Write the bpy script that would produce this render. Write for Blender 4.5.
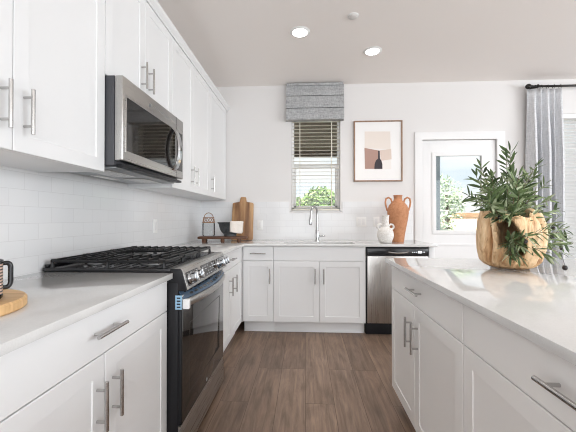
import bpy, bmesh, math, random
from mathutils import Vector, Matrix

for o in list(bpy.data.objects):
    bpy.data.objects.remove(o)
SC = bpy.context.scene
COL = SC.collection
PI = math.pi

# ------------------------------------------------------------------ camera
cam_d = bpy.data.cameras.new('camera')
cam_d.sensor_fit = 'HORIZONTAL'
cam_d.sensor_width = 36.0
cam_d.lens = 324.64 / 576 * 36
cam_d.clip_start = 0.02
cam = bpy.data.objects.new('camera', cam_d)
COL.objects.link(cam)
cam.location = (0, 0, 1.1552)
cam.rotation_euler = (math.radians(90 + 0.4102), 0, math.radians(3.063))
SC.camera = cam

# ------------------------------------------------------------------ view, world, lights
SC.view_settings.view_transform = 'Standard'
SC.view_settings.look = 'None'
SC.view_settings.exposure = 0.59
SC.view_settings.gamma = 1.0
SC.view_settings.use_curve_mapping = False
SC.cycles.pixel_filter_type = 'BLACKMAN_HARRIS'
SC.cycles.filter_width = 1.05
SC.cycles.max_bounces = 14
SC.cycles.diffuse_bounces = 8
SC.cycles.glossy_bounces = 6
SC.cycles.transmission_bounces = 10
SC.cycles.transparent_max_bounces = 12
SC.cycles.caustics_reflective = False
SC.cycles.caustics_refractive = False
SC.cycles.sample_clamp_indirect = 6.0

w = bpy.data.worlds.new('sky')
SC.world = w
w.use_nodes = True
nt = w.node_tree
bg = nt.nodes['Background']
tc = nt.nodes.new('ShaderNodeTexCoord')
mp = nt.nodes.new('ShaderNodeMapping')
mp.inputs['Scale'].default_value = (1.5, 1.5, 5)
nz = nt.nodes.new('ShaderNodeTexNoise')
nz.inputs['Scale'].default_value = 2.2
nz.inputs['Detail'].default_value = 5
cr = nt.nodes.new('ShaderNodeValToRGB')
cr.color_ramp.elements[0].position = 0.36
cr.color_ramp.elements[0].color = (0.76, 0.89, 1.0, 1)
cr.color_ramp.elements[1].position = 0.66
cr.color_ramp.elements[1].color = (1.0, 1.0, 1.0, 1)
nt.links.new(tc.outputs['Generated'], mp.inputs[0])
nt.links.new(mp.outputs[0], nz.inputs['Vector'])
nt.links.new(nz.outputs['Fac'], cr.inputs[0])
nt.links.new(cr.outputs[0], bg.inputs['Color'])
bg.inputs['Strength'].default_value = 0.72


def light(name, kind, loc, rot, energy, color=(1, 1, 1), **kw):
    d = bpy.data.lights.new(name, kind)
    d.energy = energy
    d.color = color
    for k, v in kw.items():
        setattr(d, k, v)
    o = bpy.data.objects.new(name, d)
    o.location = loc
    o.rotation_euler = rot
    COL.objects.link(o)
    return o


light('sun', 'SUN', (0, -8, 12), (math.radians(38), 0, math.radians(-28)), 8.0, (1, 0.95, 0.87), angle=0.02)
# area lamps: added fill in an invented rear opening, daylight at the right wall window
light('rear_fill', 'AREA', (1.9, -3.3, 1.3), (math.radians(97), 0, 0), 92, (0.94, 0.968, 1.0),
      shape='RECTANGLE', size=5.6, size_y=2.3)
light('side_daylight', 'AREA', (5.33, 0.2, 1.75), (0, math.radians(100), 0), 108, (0.91, 0.96, 1.0),
      shape='RECTANGLE', size=1.5, size_y=4.2)


# ------------------------------------------------------------------ materials
MATS = {}


def mat(name, col=(0.8, 0.8, 0.8), rough=0.5, metal=0.0, spec=0.5, **kw):
    if name in MATS:
        return MATS[name]
    m = bpy.data.materials.new(name)
    m.use_nodes = True
    b = m.node_tree.nodes['Principled BSDF']
    b.inputs['Base Color'].default_value = (*col, 1)
    b.inputs['Roughness'].default_value = rough
    b.inputs['Metallic'].default_value = metal
    b.inputs['Specular IOR Level'].default_value = spec
    for k, v in kw.items():
        b.inputs[k].default_value = v
    MATS[name] = m
    return m


def nodes(m):
    return m.node_tree, m.node_tree.nodes['Principled BSDF']


def coords(nt, scale=(1, 1, 1), swap=None, rot=(0, 0, 0)):
    tc = nt.nodes.new('ShaderNodeTexCoord')
    out = tc.outputs['Object']
    if swap:
        s = nt.nodes.new('ShaderNodeSeparateXYZ')
        c = nt.nodes.new('ShaderNodeCombineXYZ')
        nt.links.new(out, s.inputs[0])
        for i, a in enumerate(swap):
            if a is not None:
                nt.links.new(s.outputs[a], c.inputs[i])
        out = c.outputs[0]
    mp = nt.nodes.new('ShaderNodeMapping')
    mp.inputs['Scale'].default_value = scale
    mp.inputs['Rotation'].default_value = rot
    nt.links.new(out, mp.inputs[0])
    return mp.outputs[0]


def noise(nt, vec, scale, detail=4, rough=0.55, dist=0.0):
    n = nt.nodes.new('ShaderNodeTexNoise')
    n.inputs['Scale'].default_value = scale
    n.inputs['Detail'].default_value = detail
    n.inputs['Roughness'].default_value = rough
    n.inputs['Distortion'].default_value = dist
    nt.links.new(vec, n.inputs['Vector'])
    return n.outputs['Fac']


def ramp(nt, fac, stops):
    r = nt.nodes.new('ShaderNodeValToRGB')
    e = r.color_ramp.elements
    while len(e) < len(stops):
        e.new(0.5)
    for i, (p, c) in enumerate(stops):
        e[i].position = p
        e[i].color = (*c, 1)
    nt.links.new(fac, r.inputs[0])
    return r.outputs[0]


def mix(nt, fac, a, b, mode='MIX'):
    n = nt.nodes.new('ShaderNodeMix')
    n.data_type = 'RGBA'
    n.blend_type = mode
    for s, v in ((0, fac), (6, a), (7, b)):
        if hasattr(v, 'links'):
            nt.links.new(v, n.inputs[s])
        elif isinstance(v, (int, float)):
            n.inputs[s].default_value = v
        else:
            n.inputs[s].default_value = (*v, 1)
    return n.outputs[2]


def bump(nt, b, h, strength=0.2, dist=0.01):
    n = nt.nodes.new('ShaderNodeBump')
    n.inputs['Strength'].default_value = strength
    n.inputs['Distance'].default_value = dist
    nt.links.new(h, n.inputs['Height'])
    nt.links.new(n.outputs[0], b.inputs['Normal'])


def plaster(name, col):
    m = mat(name, col, 0.75, spec=0.25)
    nt, b = nodes(m)
    v = coords(nt)
    bump(nt, b, noise(nt, v, 90, 3), 0.05, 0.004)
    return m


M_WALL = plaster('wall_paint', (0.75, 0.735, 0.725))
M_CEIL = plaster('ceiling_paint', (0.90, 0.86, 0.83))
M_CAB = mat('white_cabinet_paint', (0.785, 0.79, 0.795), 0.38, spec=0.4)
M_TRIM = mat('white_trim_paint', (0.85, 0.85, 0.85), 0.4)
M_ISL = mat('island_cabinet_paint', (0.84, 0.83, 0.815), 0.38, spec=0.4)
M_CHROME = mat('chrome', (0.50, 0.51, 0.52), 0.1, 1.0)
M_NICKEL = mat('satin_nickel', (0.52, 0.51, 0.50), 0.2, 1.0)
M_BLACK = mat('black_enamel', (0.012, 0.012, 0.014), 0.22)
M_IRON = mat('cast_iron', (0.010, 0.010, 0.011), 0.36, spec=0.35)
M_BLKPL = mat('black_plastic', (0.014, 0.014, 0.016), 0.42, spec=0.25)
M_DGLASS = mat('black_oven_glass', (0.012, 0.01, 0.009), 0.05, spec=0.75)
M_WHITEPL = mat('white_plastic', (0.84, 0.84, 0.83), 0.4)
M_BRONZE = mat('dark_bronze', (0.02, 0.018, 0.017), 0.35, 0.6)
M_COPPER = mat('copper_wire', (0.36, 0.19, 0.10), 0.4, 0.7)
M_BLUE = mat('blue_protective_film', (0.045, 0.09, 0.15), 0.3)
M_TAPE = mat('white_tape', (0.85, 0.85, 0.85), 0.6)
M_MARK = mat('pale_grey_print', (0.5, 0.52, 0.54), 0.5)


def stainless(name, col, axis):
    m = mat(name, col, 0.3, 1.0)
    nt, b = nodes(m)
    sc = [260, 260, 260]
    sc[axis] = 3
    v = coords(nt, sc)
    f = noise(nt, v, 1.0, 2)
    mr = nt.nodes.new('ShaderNodeMapRange')
    mr.inputs['To Min'].default_value = 0.22
    mr.inputs['To Max'].default_value = 0.36
    nt.links.new(f, mr.inputs[0])
    nt.links.new(mr.outputs[0], b.inputs['Roughness'])
    return m


M_SS = stainless('brushed_stainless', (0.48, 0.47, 0.455), 0)
M_SSV = stainless('vertical_brushed_stainless', (0.50, 0.48, 0.46), 2)


def quartz():
    m = mat('white_quartz', (0.80, 0.79, 0.78), 0.06, spec=0.6)
    nt, b = nodes(m)
    v = coords(nt)
    a = noise(nt, v, 260, 2)
    c = noise(nt, v, 7, 6)
    k = ramp(nt, a, [(0.3, (0.64, 0.638, 0.632)), (0.62, (0.672, 0.67, 0.663))])
    k2 = ramp(nt, c, [(0.42, (0.96, 0.96, 0.96)), (0.6, (1, 1, 1))])
    nt.links.new(mix(nt, 1.0, k, k2, 'MULTIPLY'), b.inputs['Base Color'])
    return m


M_QUARTZ = quartz()


def tiles(name, swap):
    m = mat(name, (0.85, 0.85, 0.85), 0.12, spec=0.5)
    nt, b = nodes(m)
    v = coords(nt, (1, 1, 1), swap)
    t = nt.nodes.new('ShaderNodeTexBrick')
    t.offset = 0.5
    t.inputs['Scale'].default_value = 1
    t.inputs['Brick Width'].default_value = 0.154
    t.inputs['Row Height'].default_value = 0.0755
    t.inputs['Mortar Size'].default_value = 0.0014
    t.inputs['Mortar Smooth'].default_value = 0.3
    t.inputs['Color1'].default_value = (0.775, 0.78, 0.785, 1)
    t.inputs['Color2'].default_value = (0.755, 0.76, 0.77, 1)
    t.inputs['Mortar'].default_value = (0.68, 0.68, 0.685, 1)
    nt.links.new(v, t.inputs['Vector'])
    nt.links.new(t.outputs['Color'], b.inputs['Base Color'])
    inv = nt.nodes.new('ShaderNodeMath')
    inv.operation = 'SUBTRACT'
    inv.inputs[0].default_value = 1
    nt.links.new(t.outputs['Fac'], inv.inputs[1])
    wob = noise(nt, v, 9, 2)
    ad = nt.nodes.new('ShaderNodeMath')
    ad.operation = 'MULTIPLY_ADD'
    nt.links.new(wob, ad.inputs[0])
    ad.inputs[1].default_value = 0.6
    nt.links.new(inv.outputs[0], ad.inputs[2])
    bump(nt, b, ad.outputs[0], 0.14, 0.002)
    return m


M_TILE_B = tiles('white_subway_tile', ('X', 'Z', None))
M_TILE_L = tiles('white_subway_tile_side', ('Y', 'Z', None))


def planks():
    m = mat('brown_plank_floor', (0.2, 0.13, 0.09), 0.42, spec=0.4)
    nt, b = nodes(m)
    v = coords(nt, (1, 1, 1), ('Y', 'X', None))
    t = nt.nodes.new('ShaderNodeTexBrick')
    t.offset = 0.37
    t.offset_frequency = 3
    t.inputs['Scale'].default_value = 1
    t.inputs['Brick Width'].default_value = 1.25
    t.inputs['Row Height'].default_value = 0.18
    t.inputs['Mortar Size'].default_value = 0.0013
    t.inputs['Mortar Smooth'].default_value = 0.2
    t.inputs['Bias'].default_value = 0.0
    t.inputs['Color1'].default_value = (0.258, 0.180, 0.133, 1)
    t.inputs['Color2'].default_value = (0.176, 0.119, 0.087, 1)
    t.inputs['Mortar'].default_value = (0.06, 0.035, 0.025, 1)
    nt.links.new(v, t.inputs['Vector'])
    # a shift per plank so that the grain breaks at the seams
    sh = nt.nodes.new('ShaderNodeVectorMath')
    sh.operation = 'MULTIPLY_ADD'
    nt.links.new(t.outputs['Color'], sh.inputs[0])
    sh.inputs[1].default_value = (60, 40, 0)
    nt.links.new(v, sh.inputs[2])
    st = nt.nodes.new('ShaderNodeMapping')
    st.inputs['Scale'].default_value = (1.6, 22, 1)
    nt.links.new(sh.outputs[0], st.inputs[0])
    g = noise(nt, st.outputs[0], 1.6, 8, 0.65, 0.7)
    gr = ramp(nt, g, [(0.28, (0.56, 0.54, 0.52)), (0.5, (0.95, 0.95, 0.95)), (0.72, (1.28, 1.26, 1.22))])
    c = mix(nt, 1.0, t.outputs['Color'], gr, 'MULTIPLY')
    st2 = nt.nodes.new('ShaderNodeMapping')
    st2.inputs['Scale'].default_value = (1.3, 5, 1)
    nt.links.new(sh.outputs[0], st2.inputs[0])
    g2 = noise(nt, st2.outputs[0], 2.0, 4, 0.6, 1.2)
    c = mix(nt, 1.0, c, ramp(nt, g2, [(0.3, (0.74, 0.72, 0.70)), (0.6, (1.1, 1.1, 1.1))]), 'MULTIPLY')
    nt.links.new(c, b.inputs['Base Color'])
    bump(nt, b, g, 0.12, 0.002)
    return m


M_FLOOR = planks()


def wood(name, dark, light_, scale=(1, 1, 14), rough=0.5, freq=3.0, dist=1.2):
    m = mat(name, light_, rough, spec=0.35)
    nt, b = nodes(m)
    v = coords(nt, scale)
    g = noise(nt, v, freq, 7, 0.6, dist)
    nt.links.new(ramp(nt, g, [(0.28, dark), (0.55, light_), (0.8, tuple(min(1, x * 1.18) for x in light_))]), b.inputs['Base Color'])
    bump(nt, b, g, 0.1, 0.002)
    return m


M_MAPLE = wood('pale_maple', (0.52, 0.30, 0.13), (0.70, 0.46, 0.23), (3, 16, 3), 0.5, 2.0)
M_WALNUT = wood('dark_walnut', (0.055, 0.025, 0.015), (0.15, 0.07, 0.04), (3, 22, 3), 0.45, 2.0)
M_FRAMEW = wood('frame_wood', (0.20, 0.12, 0.075), (0.33, 0.21, 0.14), (8, 8, 2), 0.5)


def acacia():
    m = mat('acacia_board', (0.4, 0.22, 0.1), 0.45)
    nt, b = nodes(m)
    v = coords(nt, (1, 1, 1))
    t = noise(nt, coords(nt, (9, 1, .8)), 1.0, 2, 0.4, 0.3)
    base = ramp(nt, t, [(0.36, (0.20, 0.095, 0.045)), (0.47, (0.40, 0.22, 0.105)), (0.56, (0.58, 0.37, 0.19)), (0.68, (0.30, 0.15, 0.07))])
    g = noise(nt, coords(nt, (60, 60, 5)), 1.2, 5, 0.6, 0.6)
    nt.links.new(mix(nt, 1.0, base, ramp(nt, g, [(0.3, (0.75, 0.72, 0.7)), (0.65, (1.1, 1.1, 1.1))]), 'MULTIPLY'), b.inputs['Base Color'])
    return m


M_ACACIA = acacia()


def rootwood():
    m = mat('carved_root_wood', (0.6, 0.4, 0.2), 0.5, spec=0.35)
    nt, b = nodes(m)
    g = noise(nt, coords(nt, (9, 9, 2.2)), 1.5, 7, 0.62, 2.2)
    c = ramp(nt, g, [(0.27, (0.10, 0.045, 0.02)), (0.37, (0.42, 0.23, 0.11)), (0.50, (0.72, 0.50, 0.29)), (0.75, (0.86, 0.68, 0.46))])
    g2 = noise(nt, coords(nt, (40, 40, 7)), 1.3, 4, 0.6, 1.0)
    nt.links.new(mix(nt, 1.0, c, ramp(nt, g2, [(0.3, (0.82, 0.78, 0.74)), (0.6, (1.06, 1.06, 1.06))]), 'MULTIPLY'), b.inputs['Base Color'])
    bump(nt, b, g, 0.3, 0.006)
    return m


M_ROOT = rootwood()


def fabric(name, c1, c2, scale=260, stretch=(1, 1, 1)):
    m = mat(name, c1, 0.9, spec=0.15)
    nt, b = nodes(m)
    a = noise(nt, coords(nt, (stretch[0] * 0.25, stretch[1] * 0.25, stretch[2] * 2.2)), scale * 0.5, 3)
    d = noise(nt, coords(nt, (stretch[0] * 2, stretch[1] * 2, stretch[2] * 0.2)), scale * 0.5, 3)
    f = mix(nt, 0.5, a, d)
    nt.links.new(ramp(nt, f, [(0.38, c1), (0.62, c2)]), b.inputs['Base Color'])
    bump(nt, b, a, 0.15, 0.002)
    return m


M_SHADE = fabric('grey_heathered_linen', (0.28, 0.285, 0.29), (0.53, 0.535, 0.54), 150)
M_CURT = fabric('pale_grey_linen', (0.56, 0.57, 0.59), (0.74, 0.75, 0.77), 170)
M_CLOTH = fabric('cream_cotton', (0.74, 0.68, 0.62), (0.82, 0.77, 0.72), 300)


def ceramic(name, c1, c2, rough, scale):
    m = mat(name, c1, rough)
    nt, b = nodes(m)
    g = noise(nt, coords(nt), scale, 4, 0.65)
    nt.links.new(ramp(nt, g, [(0.35, c1), (0.6, c2)]), b.inputs['Base Color'])
    bump(nt, b, g, 0.12, 0.003)
    return m


M_TERRA = ceramic('terracotta', (0.46, 0.20, 0.095), (0.56, 0.265, 0.135), 0.75, 34)
M_CREAM = ceramic('speckled_white_ceramic', (0.64, 0.61, 0.57), (0.85, 0.84, 0.82), 0.6, 90)
M_CHAR = ceramic('charcoal_stoneware', (0.035, 0.04, 0.043), (0.065, 0.07, 0.074), 0.45, 40)


def striped_mug():
    m = mat('striped_glaze', (0.7, 0.58, 0.5), 0.4)
    nt, b = nodes(m)
    tc = nt.nodes.new('ShaderNodeTexCoord')
    s = nt.nodes.new('ShaderNodeSeparateXYZ')
    nt.links.new(tc.outputs['Object'], s.inputs[0])
    a = nt.nodes.new('ShaderNodeMath')
    a.operation = 'MULTIPLY'
    a.inputs[1].default_value = 118
    nt.links.new(s.outputs['Z'], a.inputs[0])
    f = nt.nodes.new('ShaderNodeMath')
    f.operation = 'FRACT'
    nt.links.new(a.outputs[0], f.inputs[0])
    nt.links.new(ramp(nt, f.outputs[0], [(0.0, (0.62, 0.46, 0.37)), (0.56, (0.62, 0.46, 0.37)), (0.62, (0.02, 0.018, 0.018)), (0.97, (0.02, 0.018, 0.018))]), b.inputs['Base Color'])
    return m


M_MUG = striped_mug()


def glass(name, tint=(1, 1, 1), ior=1.45):
    m = bpy.data.materials.new(name)
    m.use_nodes = True
    nt = m.node_tree
    nt.nodes.clear()
    out = nt.nodes.new('ShaderNodeOutputMaterial')
    tr = nt.nodes.new('ShaderNodeBsdfTransparent')
    tr.inputs[0].default_value = (*tint, 1)
    gl = nt.nodes.new('ShaderNodeBsdfGlossy')
    gl.inputs['Roughness'].default_value = 0.02
    fr = nt.nodes.new('ShaderNodeFresnel')
    fr.inputs[0].default_value = ior
    mx = nt.nodes.new('ShaderNodeMixShader')
    nt.links.new(fr.outputs[0], mx.inputs[0])
    nt.links.new(tr.outputs[0], mx.inputs[1])
    nt.links.new(gl.outputs[0], mx.inputs[2])
    nt.links.new(mx.outputs[0], out.inputs[0])
    return m


M_PANE = glass('window_glass', (0.97, 0.985, 0.98))
M_JAR = glass('clear_jar_glass', (0.97, 0.975, 0.975), 1.15)


def translucent(name, col, fac):
    m = bpy.data.materials.new(name)
    m.use_nodes = True
    nt = m.node_tree
    b = nt.nodes['Principled BSDF']
    b.inputs['Base Color'].default_value = (*col, 1)
    b.inputs['Roughness'].default_value = 0.5
    tl = nt.nodes.new('ShaderNodeBsdfTranslucent')
    tl.inputs[0].default_value = (*col, 1)
    mx = nt.nodes.new('ShaderNodeMixShader')
    mx.inputs[0].default_value = fac
    nt.links.new(b.outputs[0], mx.inputs[1])
    nt.links.new(tl.outputs[0], mx.inputs[2])
    nt.links.new(mx.outputs[0], nt.nodes['Material Output'].inputs[0])
    return m


M_SLAT = translucent('cream_blind_slat', (0.86, 0.83, 0.74), 0.15)
M_SLATW = translucent('white_blind_slat', (0.92, 0.92, 0.92), 0.7)


def emit(name, col, s):
    m = mat(name, (0.9, 0.9, 0.9), 0.5)
    nt, b = nodes(m)
    b.inputs['Emission Color'].default_value = (*col, 1)
    b.inputs['Emission Strength'].default_value = s
    return m


M_LAMP = emit('lamp_diffuser', (1, 0.96, 0.9), 6.0)


def leafmat(name, c1, c2, c3):
    m = mat(name, c2, 0.45, spec=0.4)
    nt, b = nodes(m)
    g = nt.nodes.new('ShaderNodeNewGeometry')
    nt.links.new(ramp(nt, g.outputs['Random Per Island'], [(0.0, c1), (0.55, c2), (1.0, c3)]), b.inputs['Base Color'])
    return m


M_OLIVELEAF = leafmat('olive_leaf', (0.048, 0.082, 0.030), (0.145, 0.205, 0.085), (0.48, 0.53, 0.36))
M_STEM = mat('olive_stem', (0.16, 0.13, 0.07), 0.7)
M_OLIVE = mat('dark_olive', (0.025, 0.018, 0.02), 0.4)
M_TREELEAF = leafmat('tree_leaf', (0.10, 0.19, 0.05), (0.22, 0.34, 0.11), (0.42, 0.52, 0.24))
M_TREELEAF2 = leafmat('pale_tree_leaf', (0.30, 0.42, 0.26), (0.46, 0.56, 0.40), (0.66, 0.72, 0.58))
M_BARK = mat('bark', (0.12, 0.09, 0.06), 0.9)
M_FENCE = wood('fence_board', (0.55, 0.42, 0.30), (0.72, 0.58, 0.45), (1, 1, 6), 0.8)
M_FENCERAIL = wood('fence_rail_wood', (0.25, 0.15, 0.09), (0.36, 0.23, 0.14), (1, 1, 6), 0.8)
M_PATIO = ceramic('patio_concrete', (0.56, 0.53, 0.50), (0.66, 0.63, 0.60), 0.85, 5)
M_SOFFIT = wood('brown_soffit_board', (0.035, 0.024, 0.016), (0.075, 0.052, 0.034), (2, 14, 2), 0.7)
M_POST = mat('blue_grey_post_paint', (0.27, 0.33, 0.37), 0.6)


# ------------------------------------------------------------------ mesh helpers
class MB:
    def __init__(self):
        self.bm = bmesh.new()

    def box(self, x0, x1, y0, y1, z0, z1, bev=0.0, seg=2, rot=None):
        bm = self.bm
        vs = [bm.verts.new((x, y, z)) for x in (x0, x1) for y in (y0, y1) for z in (z0, z1)]
        fs = [(0, 1, 3, 2), (4, 6, 7, 5), (0, 4, 5, 1), (2, 3, 7, 6), (0, 2, 6, 4), (1, 5, 7, 3)]
        faces = [bm.faces.new([vs[i] for i in f]) for f in fs]
        if rot is not None:
            bmesh.ops.transform(bm, matrix=rot, verts=vs)
        if bev > 0:
            es = list({e for f in faces for e in f.edges})
            bmesh.ops.bevel(bm, geom=es, offset=bev, segments=seg, affect='EDGES', profile=0.5)
        return self

    def tube(self, pts, r, seg=10, closed=False, cap=True):
        bm = self.bm
        pts = [Vector(p) for p in pts]
        n = len(pts)
        rs = r if isinstance(r, (list, tuple)) else [r] * n
        rings = []
        prev = None
        for i, p in enumerate(pts):
            if closed:
                t = (pts[(i + 1) % n] - pts[i - 1]).normalized()
            else:
                t = (pts[min(i + 1, n - 1)] - pts[max(i - 1, 0)]).normalized()
            if prev is None:
                a = Vector((0, 0, 1)) if abs(t.z) < 0.9 else Vector((1, 0, 0))
                u = t.cross(a).normalized()
            else:
                u = (prev - t * prev.dot(t))
                u = u.normalized() if u.length > 1e-6 else t.orthogonal().normalized()
            prev = u
            v = t.cross(u)
            rings.append([bm.verts.new(p + (u * math.cos(k * 2 * PI / seg) + v * math.sin(k * 2 * PI / seg)) * rs[i]) for k in range(seg)])
        m = n if closed else n - 1
        for i in range(m):
            A, B = rings[i], rings[(i + 1) % n]
            for k in range(seg):
                bm.faces.new((A[k], A[(k + 1) % seg], B[(k + 1) % seg], B[k]))
        if cap and not closed:
            bm.faces.new(rings[0][::-1])
            bm.faces.new(rings[-1])
        return self

    def lathe(self, prof, c=(0, 0, 0), seg=32, sx=1.0, sy=1.0, mod=None, close=False):
        bm = self.bm
        rings = []
        for (r, z) in prof:
            if r < 1e-6:
                rings.append([bm.verts.new((c[0], c[1], c[2] + z))])
            else:
                ring = []
                for k in range(seg):
                    a = k * 2 * PI / seg
                    rr = r * (mod(a, z) if mod else 1)
                    ring.append(bm.verts.new((c[0] + rr * sx * math.cos(a), c[1] + rr * sy * math.sin(a), c[2] + z)))
                rings.append(ring)
        for A, B in zip(rings, rings[1:]):
            if len(A) == 1 and len(B) == 1:
                continue
            if len(A) == 1:
                for k in range(seg):
                    bm.faces.new((A[0], B[(k + 1) % seg], B[k]))
            elif len(B) == 1:
                for k in range(seg):
                    bm.faces.new((A[k], A[(k + 1) % seg], B[0]))
            else:
                for k in range(seg):
                    bm.faces.new((A[k], A[(k + 1) % seg], B[(k + 1) % seg], B[k]))
        return self

    def cyl(self, p0, p1, r, seg=16):
        return self.tube([p0, p1], r, seg)

    def prism(self, poly, fn, d0, d1, bev=0.0):
        """poly: 2-D points; fn(u, v, d) -> 3-D"""
        bm = self.bm
        A = [bm.verts.new(fn(u, v, d0)) for u, v in poly]
        B = [bm.verts.new(fn(u, v, d1)) for u, v in poly]
        n = len(poly)
        fs = [bm.faces.new(A[::-1]), bm.faces.new(B)]
        for i in range(n):
            fs.append(bm.faces.new((A[i], A[(i + 1) % n], B[(i + 1) % n], B[i])))
        if bev:
            es = list({e for f in fs for e in f.edges})
            bmesh.ops.bevel(bm, geom=es, offset=bev, segments=2, affect='EDGES', profile=0.5)
        return self

    def cells(self, us, vs, keep, fn, d0, d1, bev=0.0):
        """solid slab from a grid of cells; keep(i, j) tells which cells exist"""
        bm = self.bm
        nu, nv = len(us), len(vs)
        G = {}

        def V(i, j, d):
            k = (i, j, d)
            if k not in G:
                G[k] = bm.verts.new(fn(us[i], vs[j], d0 if d == 0 else d1))
            return G[k]
        K = lambda i, j: 0 <= i < nu - 1 and 0 <= j < nv - 1 and keep(i, j)
        for i in range(nu - 1):
            for j in range(nv - 1):
                if not K(i, j):
                    continue
                bm.faces.new((V(i, j, 1), V(i + 1, j, 1), V(i + 1, j + 1, 1), V(i, j + 1, 1)))
                bm.faces.new((V(i, j, 0), V(i, j + 1, 0), V(i + 1, j + 1, 0), V(i + 1, j, 0)))
                for di, dj, a, b in ((-1, 0, (i, j + 1), (i, j)), (1, 0, (i + 1, j), (i + 1, j + 1)), (0, -1, (i, j), (i + 1, j)), (0, 1, (i + 1, j + 1), (i, j + 1))):
                    if not K(i + di, j + dj):
                        bm.faces.new((V(*a, 0), V(*b, 0), V(*b, 1), V(*a, 1)))
        if bev:
            bm.normal_update()
            es = [e for e in bm.edges if len(e.link_faces) == 2 and e.calc_face_angle(0) > 0.8]
            bmesh.ops.bevel(bm, geom=es, offset=bev, segments=2, affect='EDGES', profile=0.5)
        return self

    def rings(self, rect, levels):
        """nested rectangles (x0,x1,z0,z1) at (inset, y): a panel door"""
        bm = self.bm
        x0, x1, z0, z1 = rect
        R = []
        for ins, y in levels:
            R.append([bm.verts.new(p) for p in ((x0 + ins, y, z0 + ins), (x1 - ins, y, z0 + ins), (x1 - ins, y, z1 - ins), (x0 + ins, y, z1 - ins))])
        bm.faces.new(R[0][::-1])
        for A, B in zip(R, R[1:]):
            for k in range(4):
                bm.faces.new((A[k], A[(k + 1) % 4], B[(k + 1) % 4], B[k]))
        bm.faces.new(R[-1])
        return self

    def build(self, name, m, parent=None, smooth=0.6, loc=None):
        bm = self.bm
        bmesh.ops.recalc_face_normals(bm, faces=bm.faces)
        me = bpy.data.meshes.new(name)
        bm.to_mesh(me)
        bm.free()
        for mm in (m if isinstance(m, (list, tuple)) else [m]):
            me.materials.append(mm)
        if smooth:
            me.polygons.foreach_set('use_smooth', [True] * len(me.polygons))
            me.set_sharp_from_angle(angle=smooth)
        o = bpy.data.objects.new(name, me)
        COL.objects.link(o)
        if parent:
            o.parent = parent
        if loc:
            o.location = loc
        return o


def tag(o, label, cat, group=None):
    o['label'] = label
    o['category'] = cat
    if group:
        o['group'] = group
    return o


def thing(name, label, cat, loc=(0, 0, 0), rz=0.0, group=None):
    o = bpy.data.objects.new(name, None)
    o.empty_display_size = 0.05
    COL.objects.link(o)
    o.location = loc
    o.rotation_euler = (0, 0, rz)
    return tag(o, label, cat, group)


def struct(o):
    o['kind'] = 'structure'
    return o


def sroot(name, loc=(0, 0, 0)):
    o = bpy.data.objects.new(name, None)
    o.empty_display_size = 0.05
    COL.objects.link(o)
    o.location = loc
    return struct(o)


XZ = lambda y: None
fn_xz = lambda u, v, d: (u, d, v)
fn_xy = lambda u, v, d: (u, v, d)
fn_yz = lambda u, v, d: (d, u, v)

# ------------------------------------------------------------------ room
WX, WY, CE = -1.262, 3.86, 2.743
RX, RY = 5.4, -3.4
struct(MB().box(WX - .15, RX + .15, RY - .15, WY + .14, -0.06, 0).build('floor', M_FLOOR, smooth=0))
struct(MB().box(WX - .6, RX + .6, RY - 2.2, WY + .3, CE, CE + .15).build('ceiling', M_CEIL, smooth=0))  # extended past the rear wall, an added overhang that blocks the sun
struct(MB().box(WX - .15, WX, RY - .15, WY + .14, 0, CE).build('wall_left', M_WALL, smooth=0))
W1 = (-0.165, 0.412, 1.245, 2.36)      # kitchen window opening
D1 = (1.352, 2.205, 0.0, 2.075)        # door opening
W2 = (2.93, 4.75, 0.45, 2.35)          # window by the curtain
us = [WX - .15, W1[0], W1[1], D1[0], D1[1], W2[0], W2[1], RX + .15]
vs = [0, W2[2], W1[2], D1[3], W2[3], W1[3], CE]


def keep_back(i, j):
    u, v = (us[i] + us[i + 1]) / 2, (vs[j] + vs[j + 1]) / 2
    for a in (W1, D1, W2):
        if a[0] < u < a[1] and a[2] < v < a[3]:
            return False
    return True


struct(MB().cells(us, vs, keep_back, fn_xz, WY, WY + .14).build('wall_back', M_WALL, smooth=0))
W3 = (-1.9, 2.3, 0.4, 2.5)             # window in the right wall
ur, vr = [RY - .15, W3[0], W3[1], WY], [0, W3[2], W3[3], CE]
struct(MB().cells(ur, vr, lambda i, j: not (i == 1 and j == 1), fn_yz, RX, RX + .15).build('wall_right', M_WALL, smooth=0))
ub, vb = [WX, -.9, 4.7, RX], [0, 2.45, CE]
struct(MB().cells(ub, vb, lambda i, j: not (i == 1 and j == 0), fn_xz, RY - .15, RY).build('wall_rear', M_WALL, smooth=0))
struct(MB().box(1.27, D1[0] - .08, WY - .014, WY, 0, .1, .003).box(D1[1] + .08, RX, WY - .014, WY, 0, .1, .003).build('baseboard_back', M_TRIM))

# tile backsplash
ut, vt = [WX + .008, -0.19, 0.437, 1.254], [0.9, 1.22, 1.352]
struct(MB().cells(ut, vt, lambda i, j: not (i == 1 and j == 1), fn_xz, WY - .009, WY).build('trim_1', M_TILE_B, smooth=0))
struct(MB().box(WX, WX + .008, 0.40, WY, 0.88, 1.40).build('trim_2', M_TILE_L, smooth=0))

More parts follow.
